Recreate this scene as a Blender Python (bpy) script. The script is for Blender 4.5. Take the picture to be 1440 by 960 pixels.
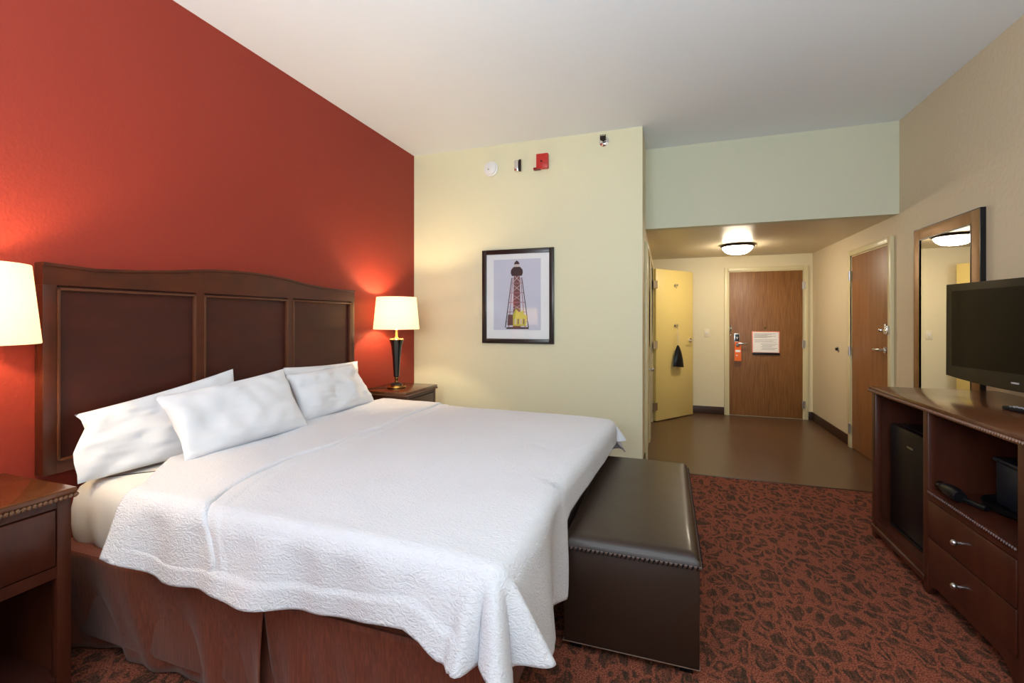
import bpy, bmesh, math, random
from mathutils import Vector, Matrix, noise
random.seed(4)
for o in list(bpy.data.objects): bpy.data.objects.remove(o)
S = bpy.context.scene
col = S.collection
PI = math.pi

# ------------------------------------------------------------------ camera
cam_d = bpy.data.cameras.new('camera'); cam = bpy.data.objects.new('camera', cam_d); col.objects.link(cam)
cam.location = (0, 0, 1.33); cam.rotation_euler = (PI/2, 0, math.radians(18.75))
cam_d.sensor_width = 36; cam_d.sensor_fit = 'HORIZONTAL'; cam_d.lens = 640.4/1440*36
cam_d.shift_y = -(480-448.8)/1440; cam_d.clip_start = 0.02
S.camera = cam
# ------------------------------------------------------------------ world, lights, exposure
w = bpy.data.worlds.new('world'); S.world = w; w.use_nodes = True
w.node_tree.nodes['Background'].inputs[0].default_value = (0.62, 0.74, 1, 1)
w.node_tree.nodes['Background'].inputs[1].default_value = 1.0
S.view_settings.view_transform = 'Standard'; S.view_settings.look = 'None'
S.view_settings.exposure = 0.0; S.view_settings.gamma = 1.0; S.view_settings.use_curve_mapping = False

def light(name, kind, loc, energy, color, size=0.1, rot=(0,0,0), size_y=None):
    d = bpy.data.lights.new(name, kind); d.energy = energy; d.color = color
    if kind == 'AREA':
        d.size = size
        if size_y: d.shape = 'RECTANGLE'; d.size_y = size_y
    else: d.shadow_soft_size = size
    o = bpy.data.objects.new(name, d); col.objects.link(o); o.location = loc; o.rotation_euler = rot
    return o
WIN_E = 13          # daylight through the window behind the camera
BOUNCE_E = 150       # added unseen area lamp aimed up, standing in for bounced flash
LAMP_E = 24
light('window_daylight', 'AREA', (-0.2, -1.93, 1.55), WIN_E, (0.86, 0.92, 1.0), 2.4, (PI/2, 0, 0), 1.5).rotation_euler = (-PI/2+PI, 0, 0)
light('added_bounce_fill', 'AREA', (-0.2, -0.9, 1.68), BOUNCE_E, (0.80, 0.92, 1.0), 1.6, (math.radians(150), 0, 0), 1.2)

# ------------------------------------------------------------------ helpers
def tag(o, label=None, cat=None, group=None, kind=None):
    if label: o['label'] = label
    if cat: o['category'] = cat
    if group: o['group'] = group
    if kind: o['kind'] = kind
    return o
def thing(name, label, cat, loc=(0,0,0), rz=0, group=None, kind=None):
    o = bpy.data.objects.new(name, None); col.objects.link(o); o.location = loc; o.rotation_euler = (0,0,rz)
    o.empty_display_size = 0.05
    return tag(o, label, cat, group, kind)
class MB:
    def __init__(s): s.b = bmesh.new()
    def _add(s, verts, faces, sm=True):
        vs = [s.b.verts.new(v) for v in verts]
        for f in faces:
            try:
                q = s.b.faces.new([vs[i] for i in f]); q.smooth = sm
            except ValueError: pass
        return vs
    def box(s, lo, hi, bev=0, seg=2, M=None):
        x0,y0,z0 = lo; x1,y1,z1 = hi
        t = bmesh.new()
        vs = [t.verts.new(v) for v in [(x0,y0,z0),(x1,y0,z0),(x1,y1,z0),(x0,y1,z0),(x0,y0,z1),(x1,y0,z1),(x1,y1,z1),(x0,y1,z1)]]
        for f in [(3,2,1,0),(4,5,6,7),(0,1,5,4),(1,2,6,5),(2,3,7,6),(3,0,4,7)]: t.faces.new([vs[i] for i in f])
        if bev > 0: bmesh.ops.bevel(t, geom=list(t.edges), offset=bev, segments=seg, affect='EDGES', profile=0.5)
        s.merge(t, M); return s
    def merge(s, t, M=None):
        t.verts.index_update()
        s._add([(M @ v.co if M else v.co.copy()) for v in t.verts], [[v.index for v in f.verts] for f in t.faces]); t.free()
    def prism(s, poly, axis, a, b):
        # poly in the two other axes (in xyz order), extruded along axis from a to b
        def P(p, q):
            l = list(p); l.insert('xyz'.index(axis), q); return tuple(l)
        n = len(poly); vs = [P(p,a) for p in poly]+[P(p,b) for p in poly]
        s._add(vs, [list(range(n))[::-1], list(range(n,2*n))]+[[i,(i+1)%n,n+(i+1)%n,n+i] for i in range(n)]); return s
    def tube(s, pts, r, n=8, cap=True, closed=False):
        pts = [Vector(p) for p in pts]; m = len(pts)
        rr = r if isinstance(r, (list,tuple)) else [r]*m
        rings = []; up = None
        for i,p in enumerate(pts):
            if closed: d = pts[(i+1)%m]-pts[i-1]
            else: d = pts[min(i+1,m-1)]-pts[max(i-1,0)]
            d.normalize()
            if up is None: up = Vector((0,0,1)) if abs(d.z) < 0.9 else Vector((1,0,0))
            u = (up-d*up.dot(d)).normalized(); v = d.cross(u); up = u
            rings.append([p+(u*math.cos(2*PI*k/n)+v*math.sin(2*PI*k/n))*rr[i] for k in range(n)])
        vs = [q for ring in rings for q in ring]; fs = []
        for i in range(m if closed else m-1):
            j = (i+1)%m
            for k in range(n): fs.append([i*n+k, i*n+(k+1)%n, j*n+(k+1)%n, j*n+k])
        if cap and not closed: fs += [list(range(n))[::-1], [(m-1)*n+k for k in range(n)]]
        s._add(vs, fs); return s
    def lathe(s, prof, c=(0,0,0), n=32, M=None):
        # prof: list of (r, z)
        vs = []; fs = []
        for r,z in prof:
            for k in range(n):
                a = 2*PI*k/n; vs.append(Vector((r*math.cos(a), r*math.sin(a), z)))
        for i in range(len(prof)-1):
            for k in range(n): fs.append([i*n+k, i*n+(k+1)%n, (i+1)*n+(k+1)%n, (i+1)*n+k])
        if prof[0][0] > 1e-5: fs.append(list(range(n))[::-1])
        if prof[-1][0] > 1e-5: fs.append([(len(prof)-1)*n+k for k in range(n)])
        T = Matrix.Translation(c) @ (M or Matrix.Identity(4))
        s._add([T @ v for v in vs], fs); return s
    def ball(s, c, r, sc=(1,1,1), n=10, m=6):
        prof = [(r*math.sin(PI*i/m), -r*math.cos(PI*i/m)) for i in range(m+1)]
        return s.lathe([(max(a,1e-6), z) for a,z in prof], c, n, Matrix.Diagonal((*sc,1)))
    def grid(s, f, nu, nv):
        vs = [f(i/nu, j/nv) for i in range(nu+1) for j in range(nv+1)]
        s._add(vs, [[i*(nv+1)+j, (i+1)*(nv+1)+j, (i+1)*(nv+1)+j+1, i*(nv+1)+j+1] for i in range(nu) for j in range(nv)]); return s
    def build(s, name, mat, parent=None, ang=35, weld=True, flip=False):
        b = s.b
        if weld: bmesh.ops.remove_doubles(b, verts=b.verts, dist=1e-5)
        bmesh.ops.recalc_face_normals(b, faces=b.faces)
        if flip: bmesh.ops.reverse_faces(b, faces=b.faces)
        for f in b.faces: f.smooth = True
        for e in b.edges:
            e.smooth = not (len(e.link_faces) == 2 and e.calc_face_angle(0) > math.radians(ang))
        me = bpy.data.meshes.new(name); b.to_mesh(me); b.free()
        me.materials.append(mat)
        o = bpy.data.objects.new(name, me); col.objects.link(o)
        if parent: o.parent = parent
        return o
def bx(lo, hi, bev=0): return MB().box(lo, hi, bev)
def struct(name, mb, mat, parent=None):
    o = mb.build(name, mat, parent)
    if not parent: o['kind'] = 'structure'
    return o
def RotM(axis, deg, at=(0,0,0)):
    a = Vector(at); return Matrix.Translation(a) @ Matrix.Rotation(math.radians(deg), 4, axis) @ Matrix.Translation(-a)
def copy_tree(o, parent=None):
    c = o.copy(); col.objects.link(c)
    if parent: c.parent = parent
    for ch in [q for q in bpy.data.objects if q.parent == o]: copy_tree(ch, c)
    return c

# ------------------------------------------------------------------ materials
def srgb(r,g,b): return tuple(((c/255)/12.92 if c/255 <= .04045 else ((c/255+.055)/1.055)**2.4) for c in (r,g,b))+(1,)
def mat(name, c, rough=0.5, metal=0, spec=0.5, coat=0, bump=None, var=None, emit=None, alpha=None, sheen=0, trans=0):
    m = bpy.data.materials.new(name); m.use_nodes = True
    N = m.node_tree.nodes; L = m.node_tree.links; p = N['Principled BSDF']
    p.inputs['Base Color'].default_value = c; p.inputs['Roughness'].default_value = rough
    p.inputs['Metallic'].default_value = metal; p.inputs['Specular IOR Level'].default_value = spec
    p.inputs['Coat Weight'].default_value = coat; p.inputs['Coat Roughness'].default_value = 0.12
    p.inputs['Sheen Weight'].default_value = sheen; p.inputs['Transmission Weight'].default_value = trans
    if emit: p.inputs['Emission Color'].default_value = emit[0]; p.inputs['Emission Strength'].default_value = emit[1]
    tc = N.new('ShaderNodeTexCoord')
    if var:      # (scale vector, second colour, noise scale, detail)
        mp = N.new('ShaderNodeMapping'); mp.inputs['Scale'].default_value = var[0]; L.new(tc.outputs['Object'], mp.inputs[0])
        nz = N.new('ShaderNodeTexNoise'); nz.inputs['Scale'].default_value = var[2]; nz.inputs['Detail'].default_value = var[3]
        nz.inputs['Roughness'].default_value = 0.6; L.new(mp.outputs[0], nz.inputs[0])
        r = N.new('ShaderNodeValToRGB'); r.color_ramp.elements[0].position = .35; r.color_ramp.elements[1].position = .65
        r.color_ramp.elements[0].color = c; r.color_ramp.elements[1].color = var[1]
        L.new(nz.outputs[0], r.inputs[0]); L.new(r.outputs[0], p.inputs['Base Color'])
    if bump:     # list of (noise scale, strength, distance, vector scale)
        prev = None
        for sc, st, di, vs in bump:
            mp = N.new('ShaderNodeMapping'); mp.inputs['Scale'].default_value = vs; L.new(tc.outputs['Object'], mp.inputs[0])
            nz = N.new('ShaderNodeTexNoise'); nz.inputs['Scale'].default_value = sc; nz.inputs['Detail'].default_value = 3
            L.new(mp.outputs[0], nz.inputs[0])
            b = N.new('ShaderNodeBump'); b.inputs['Strength'].default_value = st; b.inputs['Distance'].default_value = di
            L.new(nz.outputs[0], b.inputs['Height'])
            if prev: L.new(prev.outputs[0], b.inputs['Normal'])
            prev = b
        L.new(prev.outputs[0], p.inputs['Normal'])
    return m
one = (1,1,1)
M = {}
peel = [(70, .35, .004, one)]
M['red'] = mat('terracotta_wall_paint', srgb(145,50,36), .55, spec=.3, bump=peel)
M['cream'] = mat('cream_wall_paint', srgb(224,219,186), .6, bump=peel)
M['soffit'] = mat('shaded_soffit_paint', srgb(208,208,184), .6, bump=peel)  # same wall paint, slightly greener, with the soffit's shade put into the colour
M['tan'] = mat('beige_textured_wall_paint', srgb(216,200,170), .6, bump=[(38, .6, .005, one)])
M['hall'] = mat('warm_cream_wall_paint', srgb(228,214,176), .55, bump=peel)
M['ceil'] = mat('white_ceiling_paint', srgb(240,246,251), .8)
M['hallceil'] = mat('satin_hall_ceiling_paint', srgb(214,200,172), .38)
M['trim'] = mat('cream_gloss_trim', srgb(222,208,164), .35)
M['base'] = mat('dark_brown_baseboard', srgb(62,38,26), .45)
M['creamdoor'] = mat('yellow_cream_door_paint', srgb(228,204,128), .4)
M['oak'] = mat('warm_veneer', srgb(154,104,56), .45, var=((26,26,.9), srgb(120,76,36), 5, 6))
M['oak2'] = mat('plain_warm_veneer', srgb(156,104,60), .45, var=((5,5,.6), srgb(138,88,48), 4, 5))
M['cherry'] = mat('dark_cherry_wood', srgb(84,36,18), .36, coat=.15, var=((3,3,3), srgb(66,28,15), 2.2, 6))
M['cherryv'] = mat('cherry_drawer_wood', srgb(80,37,21), .38, coat=.12, var=((4,4,1), srgb(62,26,14), 3, 6))
M['cherrytop'] = mat('lit_polished_cherry_top', srgb(104,58,30), .25, coat=.4, var=((3,1,1), srgb(82,42,20), 4, 6))  # polished cherry, more orange: lamplight on the tops put into the colour
M['rope'] = mat('cherry_rope_moulding', srgb(112,72,46), .25, coat=.4)
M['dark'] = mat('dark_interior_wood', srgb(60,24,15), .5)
M['hbpanel'] = mat('headboard_panel_wood', srgb(70,24,14), .45, coat=.05, var=((3,1,3), srgb(56,18,10), 2.5, 6))
M['mould'] = mat('headboard_moulding_wood', srgb(88,46,24), .35, coat=.2)
M['steel'] = mat('brushed_steel', (.62,.62,.62,1), .28, 1)
M['chrome'] = mat('polished_chrome', (.8,.8,.82,1), .12, 1)
M['brass'] = mat('antique_brass', srgb(150,120,72), .25, 1)
M['bronze'] = mat('dark_bronze', srgb(48,36,28), .35, .5)
M['black'] = mat('black_plastic', (.006,.006,.008,1), .35, spec=.3)
M['gloss'] = mat('black_gloss_plastic', (.006,.006,.007,1), .09, coat=.5)
M['screen'] = mat('dark_screen', (.004,.0035,.003,1), .08, spec=.35)
M['navy'] = mat('navy_black_plastic', (.012,.016,.026,1), .4)
M['leather'] = mat('dark_brown_leather', srgb(46,30,22), .42, bump=[(260,.12,.001,one),(5,.25,.01,one)], coat=.1)
M['stitch'] = mat('tan_leather_stitching', srgb(120,98,84), .5)
M['white'] = mat('white_plastic', srgb(235,233,232), .35)
M['ivory'] = mat('ivory_plastic', srgb(228,216,186), .35)
M['redplastic'] = mat('red_plastic', srgb(190,40,32), .35)
M['orange'] = mat('orange_card', srgb(244,112,34), .5)
M['paper'] = mat('white_paper', srgb(250,246,244), .6)
M['print'] = mat('grey_print', srgb(170,166,166), .6)
M['pinkprint'] = mat('pink_print', srgb(236,150,130), .6)
M['linen'] = mat('white_cotton', srgb(224,224,229), .85, sheen=.1, bump=[(9,.3,.01,one),(300,.1,.0008,one)])
M['sheet'] = mat('white_fitted_sheet', srgb(228,222,214), .85, sheen=.1, bump=[(7,.25,.02,(1,1,.4))])
def quilt_mat():
    m = mat('white_matelasse', srgb(220,220,226), .9, sheen=.1)
    N = m.node_tree.nodes; L = m.node_tree.links; p = N['Principled BSDF']
    tc = N['Texture Coordinate']
    mp = N.new('ShaderNodeMapping'); mp.inputs['Scale'].default_value = (1,1.7,1.7); L.new(tc.outputs['Object'], mp.inputs[0])
    nz = N.new('ShaderNodeTexNoise'); nz.inputs['Scale'].default_value = 38; nz.inputs['Detail'].default_value = 2.5; nz.inputs['Distortion'].default_value = 2.2
    L.new(mp.outputs[0], nz.inputs[0])
    v = N.new('ShaderNodeTexNoise'); v.inputs['Scale'].default_value = 95; v.inputs['Distortion'].default_value = 1.0; L.new(mp.outputs[0], v.inputs[0])
    b1 = N.new('ShaderNodeBump'); b1.inputs['Strength'].default_value = .55; b1.inputs['Distance'].default_value = .010; L.new(nz.outputs[0], b1.inputs['Height'])
    b2 = N.new('ShaderNodeBump'); b2.inputs['Strength'].default_value = .35; b2.inputs['Distance'].default_value = .003; L.new(v.outputs[0], b2.inputs['Height'])
    L.new(b1.outputs[0], b2.inputs['Normal']); L.new(b2.outputs[0], p.inputs['Normal'])
    return m
M['quilt'] = quilt_mat()
M['skirt'] = mat('rust_brown_bed_skirt', srgb(132,66,42), .65, sheen=.15, var=((60,60,1.5), srgb(100,46,30), 4, 3), bump=[(60,.3,.002,(1,1,.05))])
def shade_mat():
    m = bpy.data.materials.new('lit_lampshade_fabric'); m.use_nodes = True
    N = m.node_tree.nodes; L = m.node_tree.links; N.remove(N['Principled BSDF']); out = N['Material Output']
    d = N.new('ShaderNodeBsdfDiffuse'); d.inputs[0].default_value = srgb(250,240,220)
    t = N.new('ShaderNodeBsdfTranslucent'); t.inputs[0].default_value = srgb(196,176,140)
    mx = N.new('ShaderNodeMixShader'); mx.inputs[0].default_value = .5; L.new(d.outputs[0], mx.inputs[1]); L.new(t.outputs[0], mx.inputs[2])
    e = N.new('ShaderNodeEmission'); e.inputs[0].default_value = (1, .86, .62, 1); e.inputs[1].default_value = .5
    a = N.new('ShaderNodeAddShader'); L.new(mx.outputs[0], a.inputs[0]); L.new(e.outputs[0], a.inputs[1]); L.new(a.outputs[0], out.inputs[0])
    return m
M['shade'] = shade_mat()
M['bowl'] = mat('lit_frosted_glass', (1,.9,.7,1), .3, emit=((1,.87,.66,1), 66))
M['mirror'] = mat('mirror_glass', (.93,.93,.93,1), .01, 1)
def glass_mat():
    m = bpy.data.materials.new('clear_pane_glass'); m.use_nodes = True
    N = m.node_tree.nodes; L = m.node_tree.links; N.remove(N['Principled BSDF']); out = N['Material Output']
    t = N.new('ShaderNodeBsdfTransparent'); g = N.new('ShaderNodeBsdfGlossy'); g.inputs['Roughness'].default_value = .02
    f = N.new('ShaderNodeFresnel'); f.inputs[0].default_value = 1.5
    x = N.new('ShaderNodeMixShader'); L.new(f.outputs[0], x.inputs[0]); L.new(t.outputs[0], x.inputs[1]); L.new(g.outputs[0], x.inputs[2]); L.new(x.outputs[0], out.inputs[0])
    return m
M['glass'] = glass_mat()
def carpet_mat():
    m = mat('leopard_carpet', (0,0,0,1), .95, spec=.1)
    N = m.node_tree.nodes; L = m.node_tree.links; p = N['Principled BSDF']; tc = N['Texture Coordinate']
    mp = N.new('ShaderNodeMapping'); mp.inputs['Rotation'].default_value = (0,0,.5); mp.inputs['Scale'].default_value = (1.25,.85,1)
    L.new(tc.outputs['Object'], mp.inputs[0])
    wn = N.new('ShaderNodeTexNoise'); wn.inputs['Scale'].default_value = 8; wn.inputs['Detail'].default_value = 2; L.new(mp.outputs[0], wn.inputs[0])
    sub = N.new('ShaderNodeVectorMath'); sub.operation = 'SUBTRACT'; sub.inputs[1].default_value = (.5,.5,.5); L.new(wn.outputs['Color'], sub.inputs[0])
    sc = N.new('ShaderNodeVectorMath'); sc.operation = 'SCALE'; sc.inputs['Scale'].default_value = .16; L.new(sub.outputs[0], sc.inputs[0])
    ad = N.new('ShaderNodeVectorMath'); L.new(mp.outputs[0], ad.inputs[0]); L.new(sc.outputs[0], ad.inputs[1])
    v = N.new('ShaderNodeTexVoronoi'); v.feature = 'DISTANCE_TO_EDGE'; v.inputs['Scale'].default_value = 11; L.new(ad.outputs[0], v.inputs[0])
    r = N.new('ShaderNodeValToRGB'); r.color_ramp.elements[0].position = .07; r.color_ramp.elements[1].position = .13; L.new(v.outputs[0], r.inputs[0])
    # lighter spot inside the blotches
    v2 = N.new('ShaderNodeTexVoronoi'); v2.feature = 'F1'; v2.inputs['Scale'].default_value = 11; L.new(ad.outputs[0], v2.inputs[0])
    r2 = N.new('ShaderNodeValToRGB'); r2.color_ramp.elements[0].position = .2; r2.color_ramp.elements[1].position = .27
    L.new(v2.outputs['Distance'], r2.inputs[0])
    # which blotches carry the spot: the cell's random colour
    sep = N.new('ShaderNodeSeparateColor'); L.new(v2.outputs['Color'], sep.inputs[0])
    gt = N.new('ShaderNodeMath'); gt.operation = 'LESS_THAN'; gt.inputs[1].default_value = .4; L.new(sep.outputs[0], gt.inputs[0])
    mxx = N.new('ShaderNodeMath'); mxx.operation = 'MAXIMUM'; L.new(r2.outputs[0], mxx.inputs[0]); L.new(gt.outputs[0], mxx.inputs[1])
    mul = N.new('ShaderNodeMath'); mul.operation = 'MULTIPLY'; L.new(r.outputs[0], mul.inputs[0]); L.new(mxx.outputs[0], mul.inputs[1])
    # yarn speckle
    fn = N.new('ShaderNodeTexNoise'); fn.inputs['Scale'].default_value = 170; fn.inputs['Detail'].default_value = 2; L.new(tc.outputs['Object'], fn.inputs[0])
    rust = N.new('ShaderNodeValToRGB'); rust.color_ramp.elements[0].position=.38; rust.color_ramp.elements[1].position=.62
    rust.color_ramp.elements[0].color = srgb(98,50,38); rust.color_ramp.elements[1].color = srgb(158,92,70); L.new(fn.outputs[0], rust.inputs[0])
    dk = N.new('ShaderNodeValToRGB'); dk.color_ramp.elements[0].position=.3; dk.color_ramp.elements[1].position=.7
    dk.color_ramp.elements[0].color = srgb(38,31,25); dk.color_ramp.elements[1].color = srgb(82,62,48); L.new(fn.outputs[0], dk.inputs[0])
    # woven hatching breaks the blotches up
    hm = N.new('ShaderNodeMapping'); hm.inputs['Rotation'].default_value = (0,0,.9); hm.inputs['Scale'].default_value = (90,14,1); L.new(tc.outputs['Object'], hm.inputs[0])
    hn = N.new('ShaderNodeTexNoise'); hn.inputs['Scale'].default_value = 1; hn.inputs['Detail'].default_value = 2; L.new(hm.outputs[0], hn.inputs[0])
    hr = N.new('ShaderNodeMapRange'); hr.inputs[1].default_value = .38; hr.inputs[2].default_value = .6; hr.inputs[3].default_value = .62; hr.inputs[4].default_value = 1; L.new(hn.outputs[0], hr.inputs[0])
    dn = N.new('ShaderNodeTexNoise'); dn.inputs['Scale'].default_value = 34; dn.inputs['Detail'].default_value = 3; L.new(ad.outputs[0], dn.inputs[0])
    dr_ = N.new('ShaderNodeMapRange'); dr_.inputs[1].default_value = .36; dr_.inputs[2].default_value = .5; dr_.inputs[3].default_value = .25; dr_.inputs[4].default_value = 1; L.new(dn.outputs[0], dr_.inputs[0])
    mu3 = N.new('ShaderNodeMath'); mu3.operation = 'MULTIPLY'; L.new(dr_.outputs[0], mu3.inputs[0]); L.new(mul.outputs[0], mu3.inputs[1]); mul = mu3
    mu2 = N.new('ShaderNodeMath'); mu2.operation = 'MULTIPLY'; L.new(mul.outputs[0], mu2.inputs[0]); L.new(hr.outputs[0], mu2.inputs[1]); mul = mu2
    mx = N.new('ShaderNodeMix'); mx.data_type = 'RGBA'; L.new(mul.outputs[0], mx.inputs[0]); L.new(rust.outputs[0], mx.inputs[6]); L.new(dk.outputs[0], mx.inputs[7])
    L.new(mx.outputs[2], p.inputs['Base Color'])
    b = N.new('ShaderNodeBump'); b.inputs['Strength'].default_value=.6; b.inputs['Distance'].default_value=.004; L.new(fn.outputs[0], b.inputs['Height']); L.new(b.outputs[0], p.inputs['Normal'])
    return m
M['carpet'] = carpet_mat()
def tile_mat():
    m = mat('brown_floor_tile', srgb(112,84,62), .3, spec=.5)
    N = m.node_tree.nodes; L = m.node_tree.links; p = N['Principled BSDF']; tc = N['Texture Coordinate']
    br = N.new('ShaderNodeTexBrick'); br.offset = 0; br.inputs['Scale'].default_value = 1; br.inputs['Brick Width'].default_value = .46; br.inputs['Row Height'].default_value = .46
    br.inputs['Mortar Size'].default_value = .003; br.inputs['Mortar Smooth'].default_value = .3
    br.inputs['Color1'].default_value = srgb(98,72,52); br.inputs['Color2'].default_value = srgb(92,66,47); br.inputs['Mortar'].default_value = srgb(82,62,47)
    L.new(tc.outputs['Object'], br.inputs[0]); L.new(br.outputs[0], p.inputs['Base Color'])
    return m
M['tile'] = tile_mat()

# ------------------------------------------------------------------ the room
XL, XR, XC = -2.416, 1.829, -.195
YM, YS, YB, YW = 4.04, 4.612, 6.981, -2.0
H, HL, T = 2.978, 2.205, .1
struct('floor', bx((XL-T, YW-T, -.1), (XR+T, 4.2, 0)), M['carpet'])
f2 = struct('floor', bx((XL-T, 4.2, -.1), (XR+T, YB+T, -.001)), M['tile'])
struct('trim_1', bx((XC, 4.195, -.02), (XR, 4.215, .004), .001), M['base'])
struct('ceiling', bx((XL-T, YW-T, H), (XR+T, YS+T, H+T)), M['ceil'])
struct('ceiling', bx((XC-.001, YS+.1, HL), (XR+.001, YB+T, HL+T)), M['hallceil'])
struct('wall_soffit', bx((XC-.05, YS, HL), (XR+.02, YS+.1, H+.02)), M['soffit'])
struct('wall_left', bx((XL-T, YW-T, -.05), (XL, YM+T, H+.02)), M['red'])
struct('wall_front', bx((XL-.001, YM, -.05), (XC, YM+T, H+.02)), M['cream'])
DY0, DY1 = 5.30, 6.17    # bathroom doorway
wp = MB().box((XC-T, YM+T-.001, -.05), (XC, DY0, H+.02)).box((XC-T, DY0, 2.02), (XC, DY1, HL+.3)).box((XC-T, DY1, -.05), (XC, YB+T, HL+.3))
struct('wall_passage', wp, M['hall'])
struct('wall_back', bx((XC-T, YB, -.05), (XR+T, YB+T, HL+.3)), M['hall'])
struct('wall_right', bx((XR, YW-T, -.05), (XR+T, YB+T, H+.02)), M['tan'])
WX0, WX1, WZ0, WZ1 = -1.5, 1.1, .75, 2.35
ww = MB().box((XL, YW-T, -.05), (WX0, YW, H)).box((WX1, YW-T, -.05), (XR, YW, H)).box((WX0, YW-T, -.05), (WX1, YW, WZ0)).box((WX0, YW-T, WZ1), (WX1, YW, H))
struct('wall_behind', ww, M['cream'])
wn = struct('window_1', MB().box((WX0, YW-.07, WZ0), (WX0+.05, YW-.02, WZ1)).box((WX1-.05, YW-.07, WZ0), (WX1, YW-.02, WZ1)).box((WX0, YW-.07, WZ0), (WX1, YW-.02, WZ0+.05)).box((WX0, YW-.07, WZ1-.05), (WX1, YW-.02, WZ1)).box((-.225, YW-.07, WZ0), (-.175, YW-.02, WZ1)), M['white'])
MB().box((WX0+.05, YW-.05, WZ0+.05), (WX1-.05, YW-.045, WZ1-.05)).build('window_pane', M['glass'], wn)
MB().box((WX0-.04, YW, WZ0-.03), (WX1+.04, YW+.06, WZ0), .004).build('window_sill', M['trim'], wn)
# bathroom shell behind the doorway
bt = MB().box((-1.9, 4.6, -.05), (-1.85, YB+T, 2.35)).box((-1.9, 4.55, -.05), (XC-T, 4.6, 2.35)).box((-1.9, YB+.02, -.05), (XC-T, YB+T, 2.35)).box((-1.9, 4.55, 2.3), (XC-T, YB+T, 2.35))
struct('wall_bathroom', bt, M['hall'])
# baseboards
def baseb(name, lo, hi): struct(name, bx(lo, hi, .003), M['base'])
BH = .105
baseb('baseboard_front', (XL, YM-.012, 0), (XC, YM, BH+.02))
baseb('baseboard_passage', (XC, YM-.012, 0), (XC+.012, 4.36, BH))
baseb('baseboard_hall', (XC, DY1+.06, 0), (XC+.012, YB, BH))
baseb('baseboard_back', (XC, YB-.012, 0), (.76, YB, BH))
baseb('baseboard_rear', (1.776, YB-.012, 0), (XR, YB, BH))
baseb('baseboard_right', (XR-.012, 5.66, 0), (XR, YB-.012, BH))
baseb('baseboard_side', (XR-.012, YW, 0), (XR, 4.69, BH))
baseb('baseboard_left', (XL, YW, 0), (XL+.012, YM-.012, BH))

def casing_y(name, x0, x1, z1, y, wd=.05, pr=.03):      # door casing on a wall facing -Y
    m = MB().box((x0-wd, y-pr, 0), (x0, y, z1+wd), .004).box((x1, y-pr, 0), (x1+wd, y, z1+wd), .004).box((x0, y-pr, z1), (x1, y, z1+wd), .004)
    m.box((x0, y-pr+.014, 0), (x0+.012, y, z1)).box((x1-.012, y-pr+.014, 0), (x1, y, z1)).box((x0, y-pr+.014, z1-.012), (x1, y, z1))
    return struct(name, m, M['trim'])
def casing_x(name, y0, y1, z1, x, sgn, wd=.055, pr=.03):   # on a wall at x, projecting sgn
    a, b = sorted((x, x+sgn*pr)); c, d = sorted((x, x+sgn*(pr-.014)))
    m = MB().box((a, y0-wd, 0), (b, y0, z1+wd), .004).box((a, y1, 0), (b, y1+wd, z1+wd), .004).box((a, y0, z1), (b, y1, z1+wd), .004)
    m.box((c, y0, 0), (d, y0+.012, z1)).box((c, y1-.012, 0), (d, y1, z1)).box((c, y0, z1-.012), (d, y1, z1))
    return struct(name, m, M['trim'])
# ---- entrance door
ex0, ex1, ez = .813, 1.724, 1.995
casing_y('trim_2', ex0, ex1, ez, YB)
d1 = tag(thing('door_1', 'brown wood-grain entrance door at the end of the hall', 'door', (0,0,0)), kind='structure')
bx((ex0+.013, YB-.014, .008), (ex1-.013, YB-.001, ez-.013), .002).build('door_panel', M['oak'], d1)
yf = YB-.014
def lever(parent, px, py, pz, nx, ny, dx, dy, L=.11, m='steel'):
    # rosette + neck + lever; n = outward normal, d = lever direction
    n = Vector((nx,ny,0)).normalized(); d = Vector((dx,dy,0)).normalized(); p = Vector((px,py,pz))
    b = MB(); b.tube([p, p+n*.01], .028, 20); b.tube([p+n*.01, p+n*.05, p+n*.058+d*.02, p+n*.058+d*L*.6, p+n*.05+d*L], [.011,.011,.011,.010,.008], 10)
    return b.build('handle', M[m], parent)
def swing_bar(parent, p, n, d):
    p = Vector(p); n = Vector(n); d = Vector(d); z = Vector((0,0,.02))
    b = MB(); b.tube([p+n*.004-z*1.8, p+n*.004+z*1.8], .018, 8)
    b.tube([p+z+n*.03, p+z+n*.03+d*.08, p+z*0+n*.03+d*.1, p-z+n*.03+d*.08, p-z+n*.03], .005, 8)
    b.tube([p+n*.0, p+n*.035], .012, 10); b.ball(p+n*.03+d*.1, .012)
    return b.build('door_latch', M['chrome'], parent)
lk = MB().box((ex0+.07, yf-.02, .985), (ex0+.145, yf, 1.135), .006).build('lock_plate', M['steel'], d1)
MB().box((ex0+.082, yf-.026, 1.03), (ex0+.133, yf-.02, 1.122), .003).build('keypad', M['navy'], lk)
ik = MB().box((ex0+.103, yf-.0275, 1.055), (ex0+.111, yf-.026, 1.078)).box((ex0+.095, yf-.0275, 1.075), (ex0+.103, yf-.026, 1.088)).box((ex0+.111, yf-.0275, 1.075), (ex0+.119, yf-.026, 1.088)).build('keypad_mark', M['white'], lk)
lever(d1, ex0+.108, yf-.018, 1.0, 0, -1, 1, 0, .12)
swing_bar(d1, (ex0+.03, yf, 1.21), (0,-1,0), (0,0,-1))
hg = []
def hinge(parent, x, y, z, ax='x'):
    b = MB().tube([(x,y,z-.05),(x,y,z+.05)], .009, 10)
    if ax == 'x': b.box((x-.022, y, z-.048), (x+.02, y+.006, z+.048))
    else: b.box((x, y-.02, z-.048), (x+.006, y+.022, z+.048))
    return b.build('hinge', M['steel'], parent)
for z in (.2, 1.0, 1.78): hinge(d1, ex1-.002, YB-.036, z)
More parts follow.
